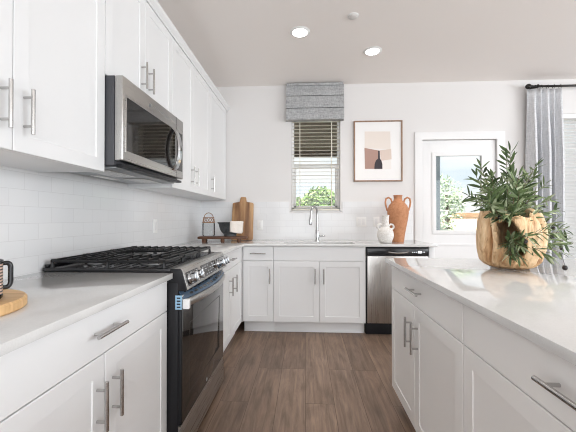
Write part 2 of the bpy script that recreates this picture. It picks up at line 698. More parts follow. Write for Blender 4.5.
# ------------------------------------------------------------------ kitchen window
w1 = sroot('window_1')
f = MB()
y0, y1 = WY + .055, WY + .10
x0, x1, z0, z1 = W1
f.box(x0, x0 + .03, y0, y1, z0, z1, .003).box(x1 - .03, x1, y0, y1, z0, z1, .003)
f.box(x0, x1, y0, y1, z0, z0 + .035, .003).box(x0, x1, y0, y1, z1 - .03, z1, .003)
f.build('frame', M_TRIM, w1)
s = MB()
s.box(x0 + .03, x1 - .03, y0 + .005, y1 - .01, 1.765, 1.81, .003)
s.box(x0 + .03, x0 + .055, y0 + .005, y1 - .01, z0 + .035, 1.765, .002).box(x1 - .055, x1 - .03, y0 + .005, y1 - .01, z0 + .035, 1.765, .002)
s.box(x0 + .03, x1 - .03, y0 + .005, y1 - .01, z0 + .035, z0 + .06, .002)
s.build('sash', M_TRIM, w1)
MB().box(x0 + .03, x1 - .03, y0 + .02, y0 + .024, z0 + .06, z1 - .03).build('pane', M_PANE, w1, 0)
MB().box(x0 - .012, x1 + .012, WY - .016, WY + .055, z0 - .012, z0 + .002, .003).build('sill', M_TRIM, w1)

bl = thing('venetian_blind', 'cream slatted venetian blind hanging in the narrow window over the sink', 'blind', (0, 0, 0))
b = MB()
n = 25
for k in range(n):
    z = 1.285 + k * 0.0425
    b.box(x0 + .012, x1 - .012, WY + .003, WY + .049, z - .0009, z + .0009,
          rot=Matrix.Translation((0, WY + .026, z)) @ Matrix.Rotation(math.radians(3.5), 4, 'X') @ Matrix.Translation((0, -WY - .026, -z)))
b.build('slats', M_SLAT, bl, 0)
b = MB()
for x in (x0 + .1, x1 - .1):
    b.box(x - .004, x + .004, WY + .001, WY + .002, 1.262, 2.33)
    b.box(x - .004, x + .004, WY + .050, WY + .051, 1.262, 2.33)
b.build('ladder_tape', M_SLAT, bl, 0)
MB().box(x0 + .01, x1 - .01, WY + .004, WY + .05, 1.25, 1.267, .003).build('bottom_rail', M_SLAT, bl)
MB().box(x0 + .008, x1 - .008, WY + .002, WY + .052, 2.325, 2.357, .003).build('headrail', M_SLAT, bl)

rs = thing('roman_shade', 'grey heathered fabric roman shade folded up at the top of the window', 'shade', (0.11, WY, 2.3))
sx0, sx1 = -.336, .338
edges = [(0.004, .138, .090), (0.144, .284, .082), (0.290, .424, .074)]
for (za, zb, dp) in edges:
    g = MB()
    prof = []
    for i in range(9):
        t = i / 8
        bulge = .014 * math.sin(PI * min(1, t * 1.5)) * (1 - t) - .012 * t
        prof.append((za + t * (zb - za), -dp - bulge))
    poly = [(-.012, za)] + [(y, z) for z, y in prof] + [(-.012, zb)]
    g.prism(poly, lambda u, v, d: (d, u, v), sx0, sx1)
    g.build('fold', M_SHADE, rs, 0.5)
MB().box(sx0 + .01, sx1 - .01, -.085, -.0005, .405, .432, .002).build('mounting_board', M_SHADE, rs)

# ------------------------------------------------------------------ door
d1 = sroot('door_1')
c = MB()
c.cells([1.272, D1[0] + .006, D1[1] - .006, 2.288], [0.0, D1[3] - .006, 2.158], lambda i, j: not (i == 1 and j == 0), fn_xz, WY - .02, WY, .004)
c.build('casing', M_TRIM, d1)
l = MB()
gx0, gx1, gz0, gz1 = 1.518, 2.04, 1.012, 1.885
l.cells([D1[0] + .008, gx0, gx1, D1[1] - .008], [.008, gz0, gz1, D1[3] - .01], lambda i, j: not (i == 1 and j == 1), fn_xz, WY + .012, WY + .055, .003)
leaf = l.build('door_leaf', M_TRIM, d1)
g = MB()
g.cells([gx0 - .045, gx0 + .004, gx1 - .004, gx1 + .045], [gz0 - .045, gz0 + .004, gz1 - .004, gz1 + .045], lambda i, j: not (i == 1 and j == 1), fn_xz, WY + .002, WY + .0115, .004)
g.build('glazing_moulding', M_TRIM, d1)
MB().box(gx0, gx1, WY + .03, WY + .036, gz0, gz1).build('pane', M_PANE, d1, 0)
p = MB()
p.rings((gx0 - .045, gx1 + .045, .14, .86), [(0, WY + .0118), (0, WY + .006), (.02, WY + .006), (.03, WY + .0105), (.05, WY + .0105)])
p.build('lower_panel', M_TRIM, d1, 0.3)
h = MB()
h.cyl((2.145, WY + .012, .97), (2.145, WY + .004, .97), .027, 20).cyl((2.145, WY + .004, .97), (2.145, WY - .045, .97), .009, 12)
h.tube([(2.145, WY - .04, .97), (2.10, WY - .043, .97), (2.04, WY - .04, .968)], .008, 10)
h.build('handle', M_NICKEL, d1)
h = MB()
for z in (.25, 1.03, 1.86):
    h.cyl((D1[0] + .006, WY + .004, z - .045), (D1[0] + .006, WY + .004, z + .045), .006, 10)
h.build('hinge', M_NICKEL, d1)
MB().box(D1[0], D1[1], WY + .0, WY + .14, 0.0, .006).build('threshold', M_NICKEL, d1, 0)

# ------------------------------------------------------------------ right-hand window, blind, curtain
w2 = sroot('window_2')
x0, x1, z0, z1 = W2
f = MB()
f.cells([x0, x0 + .05, (x0 + x1) / 2 - .03, (x0 + x1) / 2 + .03, x1 - .05, x1], [z0, z0 + .05, z1 - .05, z1], lambda i, j: not (j == 1 and i in (1, 3)), fn_xz, WY + .07, WY + .12, .003)
f.build('frame', M_TRIM, w2)
MB().box(x0 + .04, x1 - .04, WY + .09, WY + .094, z0 + .04, z1 - .04).build('pane', M_PANE, w2, 0)
MB().box(x0 - .02, x1 + .02, WY - .02, WY + .07, z0 - .02, z0, .003).build('sill', M_TRIM, w2)
bl = thing('venetian_blind', 'white closed slatted blind in the wide window behind the curtain', 'blind')
b = MB()
z = z0 + .04
while z < z1 - .06:
    b.box(x0 + .006, x1 - .006, WY + .008, WY + .056, z - .0014, z + .0014,
          rot=Matrix.Translation((0, WY + .032, z)) @ Matrix.Rotation(math.radians(58), 4, 'X') @ Matrix.Translation((0, -WY - .032, -z)))
    z += .041
b.build('slats', M_SLATW, bl, 0)
MB().box(x0 + .004, x1 - .004, WY - .004, WY + .055, z1 - .055, z1 - .002, .004).build('valance', M_TRIM, bl)
MB().box(x0 + .006, x1 - .006, WY + .012, WY + .05, z0 + .004, z0 + .02, .003).build('bottom_rail', M_SLATW, bl)

rod = thing('curtain_rod', 'black curtain rod with ball finial high on the wall beside the door', 'curtain rod', (2.495, 3.765, 2.632))
MB().cyl((0.0, 0, 0), (2.5, 0, 0), .0125, 14).build('pole', M_BRONZE, rod)
g = MB()
g.lathe([(0, -.03), (.014, -.027), (.026, -.014), (.030, 0), (.026, .014), (.014, .027), (0, .03)], seg=20)
g.lathe([(.016, .026), (.018, .03), (.018, .036), (.014, .04)], seg=16)
fin = g.build('finial', M_BRONZE, rod)
fin.rotation_euler = (0, PI / 2, 0)
for x in (.10, 2.4):
    br = MB()
    br.cyl((x, .094, 0), (x, .086, 0), .028, 16).cyl((x, .09, 0), (x, 0, 0), .007, 10)
    br.tube([(x, .018 * math.cos(a), .018 * math.sin(a)) for a in [k * 2 * PI / 14 for k in range(14)]], .005, 6, closed=True)
    br.build('bracket', M_BRONZE, rod)

cu = thing('linen_curtain', 'pale grey linen pinch pleated curtain hanging from the black rod', 'curtain', (2.668, 3.765, 0.012))
cw, ch = .352, 2.590
NP = 5
nu, nvv = 121, 40
bm = bmesh.new()
grid = []
for j in range(nvv + 1):
    t = j / nvv
    zz = ch * (1 - t)
    row = []
    for i in range(nu):
        s_ = i / (nu - 1)
        a = s_ * NP * 2 * PI
        amp = .018 + .036 * min(1, t * 3.5)
        spread = 1 + .03 * math.sin(t * 2.2)
        sh = math.sin(a + .5 * math.sin(a * .5 + 1) + .25 * t * math.sin(s_ * 9))
        sh = math.copysign(abs(sh) ** .8, sh)
        x = (s_ - .5) * cw * spread + .010 * math.cos(2 * a) * min(1, t * 4)
        if t < .06:
            pinch = 1 - t / .06
            x += -.012 * pinch * math.sin(a)
        y = amp * sh + .006 * math.sin(s_ * 17 + t * 5)
        row.append(bm.verts.new((x, y, zz)))
    grid.append(row)
for j in range(nvv):
    for i in range(nu - 1):
        bm.faces.new((grid[j][i], grid[j + 1][i], grid[j + 1][i + 1], grid[j][i + 1]))
mb = MB()
mb.bm.free()
mb.bm = bm
cloth = mb.build('cloth', M_CURT, cu, 3.0)
so = cloth.modifiers.new('thickness', 'SOLIDIFY')
so.thickness = .003
for k in range(NP + 1):
    x = (k / NP - .5) * cw * .96
    g = MB()
    g.tube([(x, .0205 * math.cos(a), ch + .0225 + .0 + .0205 * math.sin(a)) for a in [q * 2 * PI / 16 for q in range(16)]], .0028, 6, closed=True)
    g.build('ring', M_BRONZE, cu)

# right wall window with blinds (it shows mirrored in the microwave door)
w3 = sroot('window_3')
f = MB()
f.cells([W3[0], W3[0] + .06, .17, .23, W3[1] - .06, W3[1]], [W3[2], W3[2] + .06, W3[3] - .06, W3[3]], lambda i, j: not (j == 1 and i in (1, 3)), fn_yz, RX + .02, RX + .07, .003)
f.build('frame', M_TRIM, w3)

# ------------------------------------------------------------------ cabinets
def pull_mesh(L=.155, sp=.096, st=.032, r=.006):
    m = MB()
    m.cyl((-L / 2, -st, 0), (L / 2, -st, 0), r, 14)
    for s_ in (-1, 1):
        m.cyl((s_ * sp / 2, -st, 0), (s_ * sp / 2, 0.0, 0), r * .75, 10)
    return m


def add_pull(parent, x, z, vertical=False, L=.155):
    o = pull_mesh(L).build('pull', M_NICKEL, parent)
    o.location = (x, 0, z)
    if vertical:
        o.rotation_euler = (0, PI / 2, 0)
    return o


def door_mesh(x0, x1, z0, z1, st=.058):
    return MB().rings((x0, x1, z0, z1), [(0, .0195), (0, .0018), (.0018, 0), (st, 0), (st + .002, .0037), (st + .004, .004)])


def slab_mesh(x0, x1, z0, z1):
    return MB().rings((x0, x1, z0, z1), [(0, .0195), (0, .0018), (.0018, 0), (.004, 0)])


def base_cabinet(label, loc, rz, width, doors, drawers, m, depth=.61, top=.876, split=.7275, toe=True, open_top=False):
    """doors: list of (x0, x1, pull_x or None); drawers: list of (x0, x1, pull_x or None)"""
    t = thing('base_cabinet', label, 'cabinet', loc, rz)
    g = MB()
    if open_top:
        g.box(.0006, .018, .02, depth, .114, top).box(width - .018, width - .0006, .02, depth, .114, top)
        g.box(.0182, width - .0182, .02, depth, .114, .132).box(.0182, width - .0182, depth - .01, depth, .1322, top).box(.0182, width - .0182, .02, .032, .1322, top)
    else:
        g.box(.0006, width - .0006, .02, depth, .114, top, .001)
    g.build('carcass', m, t, 0)
    if toe:
        MB().box(.0006, width - .0006, .078, depth, 0.0, .1135, .001).box(.0006, width - .0006, .068, .078, 0, .012, .002).build('toe_kick', m, t)
    for x0, x1, px in drawers:
        d = slab_mesh(x0 + .0016, x1 - .0016, split + .002, top - .003).build('drawer', m, t, 0.4)
        if px is not None:
            add_pull(d, px, (split + top) / 2 + .002)
    for x0, x1, px in doors:
        d = door_mesh(x0 + .0016, x1 - .0016, .121, split - .002).build('door', m, t, 0.4)
        if px is not None:
            add_pull(d, px, .581, True, .15)
    return t


XL = -.637
R90, Rm90 = PI / 2, -PI / 2
# left run (front faces +X)
base_cabinet('white base cabinet nearest on the left, before the range', (XL, .545, 0), R90, .924, [(0, .4595, .419), (.4595, .924, .500)], [(0, .924, .456)], M_CAB)
base_cabinet('white base cabinet between the range and the back corner', (XL, 2.242, 0), R90, .995, [(0, .53, .45), (.53, .99, .61)], [(0, .99, .518)], M_CAB)
# back run (front faces -Y)
YB = 3.24
nc = base_cabinet('narrow white base cabinet in the back corner, one drawer over one door', (-.627, YB, 0), 0, .309, [(0, .309, .309 - .037)], [(0, .309, .154)], M_CAB, split=.730)
MB().box(-.009, .0, .006, .03, .115, .876, .001).build('filler_strip', M_CAB, nc)
base_cabinet('wide white sink cabinet with two doors under the faucet', (-.318, YB, 0), 0, .912, [(0, .456, .456 - .043), (.456, .912, .456 + .043)], [(0, .912, None)], M_CAB, split=.730, open_top=True)
MB().box(1.207, 1.250, YB + .005, YB + .61, 0, .876, .002).build('end_panel', M_CAB)
tag(bpy.data.objects['end_panel'], 'narrow white end panel right of the dishwasher', 'cabinet panel')
# island (front faces -X)
XI = .5345
base_cabinet('island cabinet at the far end, two doors under one drawer', (XI, 2.052, 0), Rm90, .914, [(0, .424, .377), (.424, .914, .471)], [(0, .914, .468)], M_ISL)
base_cabinet('island cabinet nearest the camera with long drawer front', (XI, 1.136, 0), Rm90, .914, [(0, .457, .457 - .045), (.457, .914, .457 + .045)], [(0, .914, .468)], M_ISL)
bp = MB()
bp.box(XI + .62, XI + .70, .222, 2.052, 0, .876, .002)
bp = bp.build('island_back_panel', M_ISL)
tag(bp, 'painted back panel on the seating side of the island', 'cabinet panel')


def upper_cabinet(label, y0, width, z0, z1, doors, pull_z, L=.15):
    t = thing('wall_cabinet', label, 'cabinet', (-.936, y0, z0), R90)
    h = z1 - z0
    MB().box(.0006, width - .0006, .02, .317, 0, h, .001).build('carcass', M_CAB, t)
    for x0, x1, px in doors:
        d = door_mesh(x0 + .0016, x1 - .0016, .001, h - .004).build('door', M_CAB, t, 0.4)
        add_pull(d, px, pull_z - z0, True, L)
    return t


upper_cabinet('white wall cabinet nearest on the left, two tall doors', .546, .922, 1.372, 2.44, [(0, .444, .403), (.444, .922, .485)], 1.509)
upper_cabinet('short white wall cabinet above the microwave', 1.470, .763, 1.832, 2.44, [(0, .378, .335), (.378, .763, .420)], 1.972)
upper_cabinet('white two-door wall cabinet just beyond the microwave', 2.235, .905, 1.372, 2.44, [(0, .425, .425 - .05), (.425, .905, .425 + .05)], 1.503)
upper_cabinet('white single-door wall cabinet in the back corner', 3.142, .707, 1.372, 2.44, [(0, .64, .04)], 1.497)
g = MB()
prof = [(-1.25, 2.4405), (-.932, 2.4405), (-.928, 2.452), (-.912, 2.470), (-.908, 2.492), (-.914, 2.4985), (-1.25, 2.4985)]
g.prism(prof, lambda u, v, d: (u, d, v), .54, 3.855)
struct(g.build('trim_3', M_CAB, smooth=0.3))

# ------------------------------------------------------------------ countertops
CT0, CT1 = .8765, .902
t = MB().box(WX + .009, -.612, .52, 1.4715, CT0, CT1, .0015).build('countertop', M_QUARTZ)
tag(t, 'quartz countertop nearest on the left, holding the striped mug', 'countertop')
xs = [WX + .009, -.612, -.215, .50, 1.276]
ys = [2.239, 3.215, 3.285, 3.53, WY - .01]
t = MB().cells(xs, ys, lambda i, j: (j == 0 and i == 0) or (j > 0 and not (i == 2 and j == 2)), fn_xy, CT0, CT1, .0015).build('countertop', M_QUARTZ)
tag(t, 'L-shaped quartz countertop around the sink and back corner', 'countertop')
t = MB().box(.508, 1.72, .19, 2.11, CT0, CT1, .0015).build('countertop', M_QUARTZ)
tag(t, 'glossy white quartz island top with the root planter on it', 'countertop')

# sink + faucet
sk = thing('sink', 'stainless undermount sink set in the back counter below the window', 'sink', (.1425, 3.4075, .872))
g = MB()
W_, D_ = .3575, .1225
lv = [(0.006, 0.0042), (0.0, -.002), (0.0, -.17), (-.03, -.20)]
bm = g.bm
R = []
for o_, z in [(.02, .0042), (-.001, .0042), (-.003, -.004), (-.008, -.17), (-.03, -.195)]:
    R.append([bm.verts.new((sx * (W_ + o_), sy * (D_ + o_), z)) for sx, sy in ((-1, -1), (1, -1), (1, 1), (-1, 1))])
for A, B in zip(R, R[1:]):
    for k in range(4):
        bm.faces.new((A[k], A[(k + 1) % 4], B[(k + 1) % 4], B[k]))
bm.faces.new(R[-1])
basin = g.build('basin', M_SS, sk, 0.3)
so = basin.modifiers.new('thickness', 'SOLIDIFY')
so.thickness = .002
so.offset = -1
MB().lathe([(0, .004), (.03, .004), (.042, .002), (.045, -.001)], (0, 0, -.193), 24).build('drain', M_CHROME, sk)

fa = thing('faucet', 'chrome gooseneck pull-down faucet behind the sink', 'faucet', (.132, 3.625, CT1))
MB().lathe([(0, 0), (.027, 0), (.027, .006), (.022, .011), (.0185, .016), (.0185, .12), (.016, .126), (0, .126)], seg=24).build('base', M_CHROME, fa)
g = MB()
dx, dy = -.62, -.785
pts = [(0, 0, .12), (0, 0, .20), (0, 0, .27)]
Rr = .055
for k in range(1, 13):
    a = PI * k / 12 * 1.06
    q = Rr * (1 - math.cos(a))
    pts.append((dx * q, dy * q, .305 + Rr * math.sin(a) + .018))
e = pts[-1]
pts.append((e[0] - .004, e[1] - .005, e[2] - .03))
g.tube(pts, .0125, 16)
g.build('spout', M_CHROME, fa)
e = pts[-1]
MB().tube([(e[0], e[1], e[2]), (e[0] - .002, e[1] - .003, e[2] - .03), (e[0] - .004, e[1] - .005, e[2] - .085), (e[0] - .0045, e[1] - .0055, e[2] - .10)], [.0135, .0165, .0185, .016], 18).build('spray_head', M_CHROME, fa)
MB().cyl((.014, 0, .055), (.032, 0, .055), .014, 16).tube([(.03, 0, .055), (.06, -.004, .058), (.088, -.006, .06)], [.0075, .0065, .006], 12).build('lever', M_CHROME, fa)

# ------------------------------------------------------------------ dishwasher
dw = thing('dishwasher', 'stainless dishwasher with black control strip at the end of the back counter', 'dishwasher', (.594, YB, 0))
W_ = .611
MB().box(.002, W_ - .002, .016, .58, .12, .8735, .002).build('body', M_BLKPL, dw)
MB().box(.008, W_ - .006, .05, .5, 0, .119, .002).build('toe_kick', M_BLKPL, dw)
MB().box(.012, W_ - .008, -.012, .016, .125, .788, .006, 3).build('door_panel', M_SSV, dw)
MB().box(.012, W_ - .008, -.014, .016, .791, .862, .004, 2).build('control_strip', M_BLACK, dw)
g = MB()
g.tube([(.215 + .19 * k / 10, -.02 - .006 * math.sin(PI * k / 10), .826 - .010 * math.sin(PI * k / 10)) for k in range(11)], .0075, 10)
g.build('pocket_handle', M_NICKEL, dw)
g = MB()
for k in range(3):
    g.box(.445 + k * .018, .455 + k * .018, -.0147, -.0138, .822, .828)
g.box(.50, .536, -.0147, -.0138, .815, .837)
for k in range(2):
    g.box(.545 + k * .014, .553 + k * .014, -.0147, -.0138, .823, .829)
g.build('display', emit('white_display', (0.85, 0.92, 1), 0.7), dw, 0)

# ------------------------------------------------------------------ range
rg = thing('gas_range', 'black and stainless slide-in gas range in the left counter run', 'range', (XL, 1.4745, 0), R90)
# local: x 0..0.762 along the wall, y = 0 at cabinet face (negative = out into the room), z up
RW = .762
g = MB()
g.box(.001, RW - .001, 0.01, .60, .03, .903, .002)
g.box(.001, RW - .001, -.048, 0.01, .03, .855, .002)
g.build('body', M_BLKPL, rg)
for x in (.05, RW - .05):
    for y in (.06, .55):
        MB().cyl((x, y, 0), (x, y, .0297), .018, 12).build('foot', M_BLKPL, rg)
MB().box(-.0015, RW + .0015, -.012, .607, .9035, .9215, .004, 2).build('cooktop', M_BLACK, rg)
# control panel
g = MB()
prof = [(-.010, .9205), (-.010, .903), (-.002, .86), (-.002, .818), (-.086, .818), (-.0895, .823), (-.066, .908), (-.058, .9205)]
g.prism(prof, lambda u, v, d: (d, u, v), .014, RW - .014, .0015)
cp = g.build('control_panel', M_SS, rg, 0.4)
for xa, xb in ((.002, .0135), (RW - .0135, RW - .002)):
    MB().prism([(y * .985, z - .0008) for y, z in prof], lambda u, v, d: (d, u, v), xa, xb, .001).build('end_cap', M_BLKPL, cp, 0.4)
# frame on the slanted face
P0, P1 = Vector((0, -.0895, .823)), Vector((0, -.066, .908))
up = (P1 - P0).normalized()
nrm = Vector((0, -up.z, up.y))
if nrm.y > 0:
    nrm = -nrm


def onpanel(x, s_, d):
    p = P0 + up * s_ + nrm * d
    return (x, p.y, p.z)


MB().prism([(.255, .010), (.53, .010), (.53, .078), (.255, .078)], lambda u, v, d: onpanel(u, v, d), -.001, .0012).build('display', M_DGLASS, cp, 0)
g = MB()
random.seed(5)
for r_ in range(4):
    for c_ in range(6):
        if (r_ * 5 + c_ * 3) % 4 == 0:
            continue
        x = .275 + c_ * .042
        s_ = .018 + r_ * .015
        g.prism([(x, s_), (x + .022, s_), (x + .022, s_ + .004), (x, s_ + .004)], lambda u, v, d: onpanel(u, v, d), .0012, .0016)
g.build('display_print', M_MARK, cp, 0)
for a, b_ in ((.035, .205), (.56, .735)):
    MB().prism([(a, .010), (b_, .010), (b_, .077), (a, .077)], lambda u, v, d: onpanel(u, v, d), -.001, .0009).build('knob_recess', M_BLACK, cp, 0)
for kx in (.078, .160, .592, .648, .704):
    g = MB()
    cz = .044
    for k, (r_, d0, d1) in enumerate(((.030, 0.0009, .010), (.0235, .010, .034))):
        A = [onpanel(kx + r_ * math.cos(q * 2 * PI / 24), cz + r_ * math.sin(q * 2 * PI / 24), d0) for q in range(24)]
        B = [onpanel(kx + r_ * .95 * math.cos(q * 2 * PI / 24), cz + r_ * .95 * math.sin(q * 2 * PI / 24), d1) for q in range(24)]
        va = [g.bm.verts.new(p) for p in A]
        vb = [g.bm.verts.new(p) for p in B]
        for q in range(24):
            g.bm.faces.new((va[q], va[(q + 1) % 24], vb[(q + 1) % 24], vb[q]))
        g.bm.faces.new(vb)
        g.bm.faces.new(va[::-1])
    g.prism([(kx - .006, cz - .024), (kx + .006, cz - .024), (kx + .006, cz + .024), (kx - .006, cz + .024)], lambda u, v, d: onpanel(u, v, d), .034, .044, .002)
    g.build('knob', M_CHROME, cp, 0.5)
# oven door
od = MB().box(.003, RW - .003, -.064, -.0485, .198, .800, .003).build('oven_door', M_BLKPL, rg)
MB().box(.006, RW - .006, -.0675, -.0643, .203, .738, .001).build('door_glass', M_DGLASS, od)
MB().cells([.10, .104, .655, .659], [.30, .304, .64, .644], lambda i, j: not (i == 1 and j == 1), fn_xz, -.0681, -.0676).build('window_outline', mat('faint_glass_line', (.06, .055, .05), .25), od, 0)
MB().box(.006, RW - .006, -.068, -.0643, .740, .798, .001).build('top_trim', M_SS, od)
# handle: wide bowed bar
g = MB()
prof2 = []
NS = 18
rows = []
for i in range(NS + 1):
    t_ = i / NS
    x = .006 + (RW - .012) * t_
    out = -.0682 - .006 - .046 * math.sin(PI * t_) ** .75
    zc = .757
    hh = .019
    sec = [(out + .012, zc - hh + .002), (out + .003, zc - hh), (out, zc - hh + .006), (out - .002, zc), (out, zc + hh - .006), (out + .003, zc + hh), (out + .012, zc + hh - .002), (out + .014, zc)]
    rows.append([g.bm.verts.new((x, y, z)) for y, z in sec])
for A, B in zip(rows, rows[1:]):
    for k in range(8):
        g.bm.faces.new((A[k], A[(k + 1) % 8], B[(k + 1) % 8], B[k]))
g.bm.faces.new(rows[0][::-1])
g.bm.faces.new(rows[-1])
g.box(.006, .035, -.082, -.0682, .744, .770, .002)
g.box(RW - .035, RW - .006, -.082, -.0682, .744, .770, .002)
g.build('handle', M_SS, od, 0.5)
# blue film along the top of the door, with its slots, and the tab on its side
def film_pt(t_, q, lift):
    x = .006 + (RW - .012) * t_
    out = -.0682 - .004 - .044 * math.sin(PI * t_) ** .75
    y = -.0515 + (out + .0515) * q
    z = .8165 - .036 * q
    return (x, y - lift * .6, z + lift)


g = MB()
rows = []
for i in range(19):
    t_ = i / 18
    rows.append([g.bm.verts.new(film_pt(t_, q, l_)) for q, l_ in ((0, 0), (1, 0), (1, -.003), (0, -.003))])
for A, B in zip(rows, rows[1:]):
    for k in range(4):
        g.bm.faces.new((A[k], A[(k + 1) % 4], B[(k + 1) % 4], B[k]))
g.bm.faces.new(rows[0][::-1])
g.bm.faces.new(rows[-1])
g.build('protective_film', M_BLUE, od, 0.5)
MB().box(.0002, .0028, -.066, -.036, .733, .798).build('film_tab', mat('pale_blue_film', (.30, .50, .68), .35), od, 0)
g = MB()
for k in range(12):
    for q0, q1, off in ((.22, .40, 0), (.58, .78, .035)):
        t0 = .05 + k * .076 + off
        vs_ = [g.bm.verts.new(film_pt(t, q, .0008)) for t, q in ((t0, q0), (t0 + .05, q0), (t0 + .05, q1), (t0, q1))]
        g.bm.faces.new(vs_)
for k in range(4):
    g.box(-.0004, .0001, -.060, -.043, .741 + k * .014, .747 + k * .014)
g.build('vent_slots', M_BLACK, od, 0)
MB().box(.003, .024, -.098, -.070, .735, .779, .001).build('tape', M_TAPE, od)
# drawer
g = MB()
prof = [(-.0485, .030), (-.064, .030), (-.070, .040), (-.0715, .10), (-.069, .170), (-.062, .1925), (-.0485, .1925)]
g.prism(prof, lambda u, v, d: (d, u, v), .003, RW - .003)
g.build('storage_drawer', M_SS, rg, 0.4)
MB().cyl((RW / 2, -.0676, .225), (RW / 2, -.0682, .225), .010, 18).build('badge', M_MARK, od)
# burners
for (bx, by, br_) in ((.16, .15, .045), (.16, .44, .038), (.60, .15, .050), (.60, .44, .036)):
    bn = MB().lathe([(0, 0), (br_ * 1.25, 0), (br_ * 1.25, .004), (br_, .010), (br_, .016), (0, .016)], (bx, by, .9217), 24).build('burner', mat('burner_metal', (.25, .25, .25), .4, 1.0), rg)
    MB().lathe([(0, 0), (br_ * .86, 0), (br_ * .9, .005), (br_ * .8, .009), (0, .010)], (bx, by, .938), 24).build('burner_cap', M_IRON, bn)
bn = MB().lathe([(0, 0), (.045, 0), (.045, .004), (.038, .014), (0, .014)], (RW / 2, .30, .9217), 28, 1.0, 2.2).build('burner', MATS['burner_metal'], rg)
MB().lathe([(0, 0), (.032, 0), (.034, .005), (.028, .009), (0, .010)], (RW / 2, .30, .936), 28, 1.0, 2.4).build('burner_cap', M_IRON, bn)
# three continuous grates
for k in range(3):
    gx0, gx1 = .012 + k * .247, .012 + k * .247 + .244
    gy0, gy1 = .020, .578
    zt, zb, bw = .957, .944, .0055
    g = MB()
    rail = lambda xa, xb, ya, yb, z0=zb, z1=zt: g.box(xa, xb, ya, yb, z0, z1, .002, 1)
    rail(gx0, gx0 + 2 * bw, gy0, gy1)
    rail(gx1 - 2 * bw, gx1, gy0, gy1)
    rail(gx0, gx1, gy0, gy0 + 2 * bw)
    rail(gx0, gx1, gy1 - 2 * bw, gy1)
    k != 1 and rail(gx0, gx1, (gy0 + gy1) / 2 - bw, (gy0 + gy1) / 2 + bw)
    NB = 11
    for q in range(NB):
        yy = gy0 + .032 + (gy1 - gy0 - .064) * q / (NB - 1)
        cut = .0 if (k == 1 or q % 5 == 0) else .030
        cx = (gx0 + gx1) / 2
        if k == 1 and 3 <= q <= 7:
            continue
        for xa, xb in ((gx0 + .002, cx - cut / 2), (cx + cut / 2, gx1 - .002)):
            g.box(xa, xb, yy - .0045, yy + .0045, zb - .002, zt + .006, .002, 1)
    for x in (gx0 + .006, gx1 - .006):
        for y in (gy0 + .006, (gy0 + gy1) / 2, gy1 - .006):
            g.tube([(x, y, .9217), (x, y, zb + .004)], [.009, .0065], 8)
    # raised horns at the corners
    for x in (gx0 + .01, gx1 - .01):
        g.box(x - .009, x + .009, gy1 - .03, gy1, zb, zt + .004, .003, 1)
        g.box(x - .009, x + .009, gy0, gy0 + .03, zb, zt + .004, .003, 1)
    g.build('grate', M_IRON, rg)
MB().box(.01, RW - .01, .585, .606, .9217, .935, .003).build('rear_vent', M_BLACK, rg)

# ------------------------------------------------------------------ microwave
mw = thing('microwave', 'stainless over-the-range microwave hung under the short wall cabinet', 'microwave', (-.936, 1.4745, 1.405), R90)
MW = .754
g = MB()
g.box(.001, MW - .001, -.040, .315, .0, .424, .003)
g.build('case', mat('charcoal_case', (.05, .052, .06), .4), mw)
g = MB()
g.box(.0, MW, -.082, -.0405, .022, .424, .006, 3)
dr = g.build('front', M_SS, mw)
MB().box(.030, .615, -.0833, -.0815, .072, .330, .001).build('door_window', M_DGLASS, mw, 0.3)
MB().cells([.022, .030, .615, .624], [.064, .072, .330, .338], lambda i, j: not (i == 1 and j == 1), fn_xz, -.0845, -.0815, .001).build('window_bezel', M_SS, mw)
MB().box(.632, .634, -.0826, -.0815, .024, .422).build('door_seam', M_BLKPL, mw, 0)
MB().box(.645, .735, -.0832, -.0815, .072, .330, .001).build('keypad', M_DGLASS, mw, 0.3)
g = MB()
pts = []
for k in range(15):
    t_ = k / 14
    pts.append((.585, -.0835 - .045 * math.sin(PI * t_) ** .6, .060 + .270 * t_))
rows = []
for (x, y, z) in pts:
    rows.append([g.bm.verts.new(p) for p in ((x - .026, y + .004, z), (x - .018, y - .006, z), (x + .018, y - .006, z), (x + .026, y + .004, z), (x + .018, y + .009, z), (x - .018, y + .009, z))])
for A, B in zip(rows, rows[1:]):
    for k in range(6):
        g.bm.faces.new((A[k], A[(k + 1) % 6], B[(k + 1) % 6], B[k]))
g.bm.faces.new(rows[0][::-1])
g.bm.faces.new(rows[-1])
g.build('handle', M_CHROME, mw, 0.6)
g = MB()
g.cyl((.262, -.0818, .372), (.262, -.0835, .372), .011, 20)
g.build('badge', M_CHROME, mw)
g = MB()
g.box(.03, MW - .03, -.03, .29, -.010, -.0005, .003)
g.build('underside_panel', mat('grey_metal', (.33, .34, .35), .4, .6), mw)
for x in (.07, .42):
    MB().box(x, x + .26, .03, .16, -.014, -.0102, .002).build('grease_filter', M_SS, mw)
MB().box(.27, .48, .21, .26, -.0135, -.0102, .001).build('lamp_cover', M_WHITEPL, mw)
MB().box(.02, MW - .02, -.078, -.042, -.004, .010, .002).build('vent_grille', M_BLKPL, mw)

